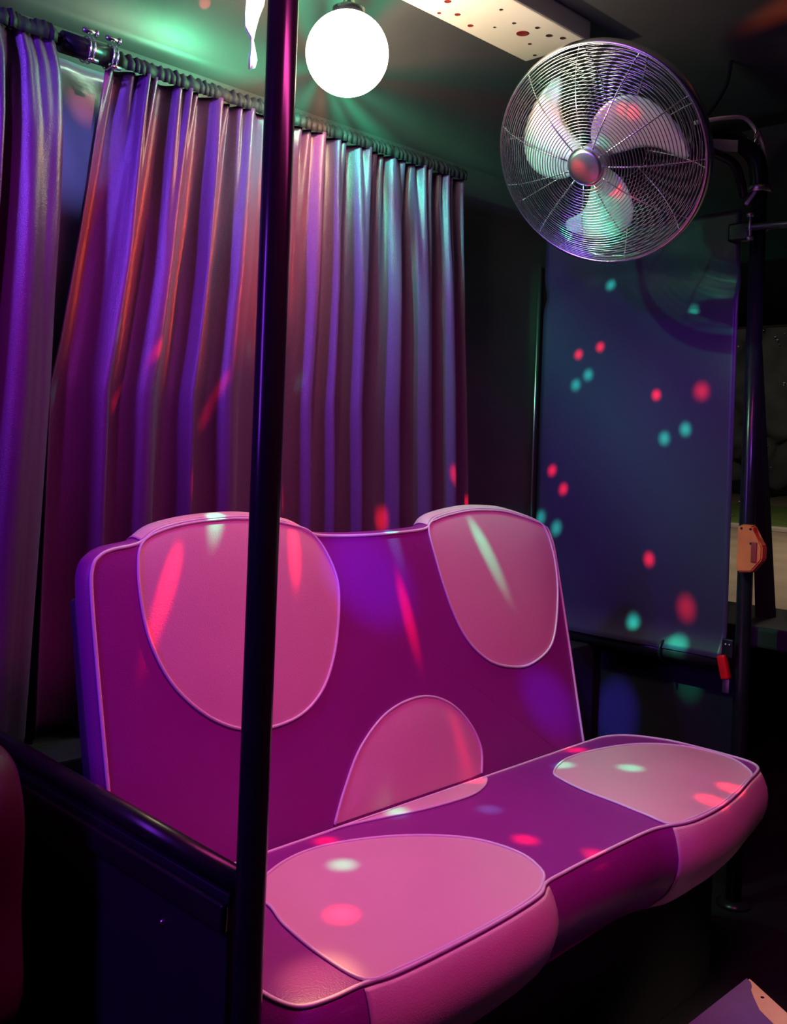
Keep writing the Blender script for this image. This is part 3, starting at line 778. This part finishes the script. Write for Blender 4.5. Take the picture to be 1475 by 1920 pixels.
# ------------------------------------------------------------------ disco dots thrown from the underside of the globe
GRN, REDC, BLU = (0.03, 1.0, 0.45), (1.0, 0.015, 0.03), (0.10, 0.06, 1.0)
src = GC + Vector((0.0, -0.01, -GR - 0.012))
def dots(lst, col, power, deg, rad=0.006):
    for p in lst:
        d = (Vector(p) - src).length
        spot('disco_beam', src, p, deg, col, power * d * d, 1.0, rad)
dots([(0.945, 1.325, 0.953), (1.349, 1.314, 0.909), (1.636, 1.293, 0.819)], GRN, 170, 2.8)
dots([(1.093, 1.302, 0.858), (1.363, 1.273, 0.731), (0.817, 1.291, 0.807)], REDC, 420, 2.2)
dots([(1.012, 1.064, 0.455), (1.235, 1.167, 0.455), (1.368, 1.071, 0.455), (1.748, 1.015, 0.455), (1.668, 1.125, 0.455)], GRN, 60, 2.4, 0.010)
dots([(0.907, 0.952, 0.455), (1.066, 1.163, 0.455), (1.31, 0.95, 0.455), (1.783, 1.171, 0.455), (1.723, 0.834, 0.455), (1.82, 0.839, 0.455), (1.466, 1.192, 0.455), (1.359, 0.846, 0.455)], REDC, 160, 2.2, 0.010)
dots([(1.349, 1.6, 1.225), (0.878, 1.6, 1.234), (1.22, 1.6, 1.296)], GRN, 40, 3.0)
dots([(0.97, 1.6, 1.212), (1.138, 1.6, 1.178), (1.603, 1.6, 0.93), (1.895, 1.6, 0.956), (1.073, 1.6, 0.955), (1.308, 1.6, 1.027)], REDC, 400, 2.4)
dots([(2.33, 1.543, 1.303), (2.33, 1.582, 1.276), (2.33, 1.303, 1.133), (2.33, 1.244, 1.157), (2.33, 1.37, 0.642), (2.33, 1.685, 0.896), (2.33, 1.628, 0.87), (2.33, 1.485, 1.548), (2.33, 1.233, 1.458)], GRN, 430, 1.6, 0.010)
dots([(2.33, 1.233, 0.596)], GRN, 130, 2.6)
dots([(2.33, 1.508, 1.379), (2.33, 1.577, 1.361), (2.33, 1.331, 1.246), (2.33, 1.650, 1.033), (2.33, 1.609, 0.982), (2.33, 1.334, 0.816)], REDC, 850, 1.4, 0.008)
dots([(2.33, 1.203, 1.253), (2.33, 1.226, 0.707)], REDC, 380, 2.3, 0.012)
dots([(2.4, 1.239, 0.496)], GRN, 60, 3.4)
dots([(2.4, 1.45, 0.359)], BLU, 160, 5.5)
for p, dg, pw in (((1.273, 1.299, 0.845), 6.5, 26), ((1.763, 1.229, 0.542), 4.0, 30)):
    spot('blue_beam', (0.25, 0.15, 1.97), p, dg, BLU, pw * 6, 1.0, 0.01)
spot('foil_fill', (0.35, 0.35, 1.97), (0.86, 1.69, 1.60), 9, (0.25, 0.25, 1.0), 60, 1.0, 0.01)  # unseen spots added to give the foil coloured highlights
spot('foil_fill', (0.45, 0.40, 1.97), (0.89, 1.69, 1.70), 4, (1.0, 0.25, 0.35), 60, 1.0, 0.01)
dots([(0.79, 0.862, 0.455)], (1.0, 0.62, 0.25), 45, 5.0, 0.015)  # added warm spot standing in for a golden highlight on the seat corner
spot('red_beam', GC + Vector((0.03, 0.10, 0.0)), (1.125, 1.655, 1.945), 5, (1.0, 0.12, 0.12), 14, 0.6, 0.003)
spot('amber_fill', (1.5, -0.2, 1.6), (2.06, 0.885, 2.05), 5, (1.0, 0.12, 0.02), 130, 1.0, 0.02)  # unseen spot added for an orange glow in the ceiling corner
dots([FM @ Vector((0.065, 0.115, 0.03)), FM @ Vector((0.070, -0.055, 0.03)), FM @ Vector((-0.01, -0.005, 0.09))], REDC, 160, 4.0)
dots([FM @ Vector((0.065, -0.15, 0.03)), FM @ Vector((0.02, 0.04, 0.03))], GRN, 50, 3.4)
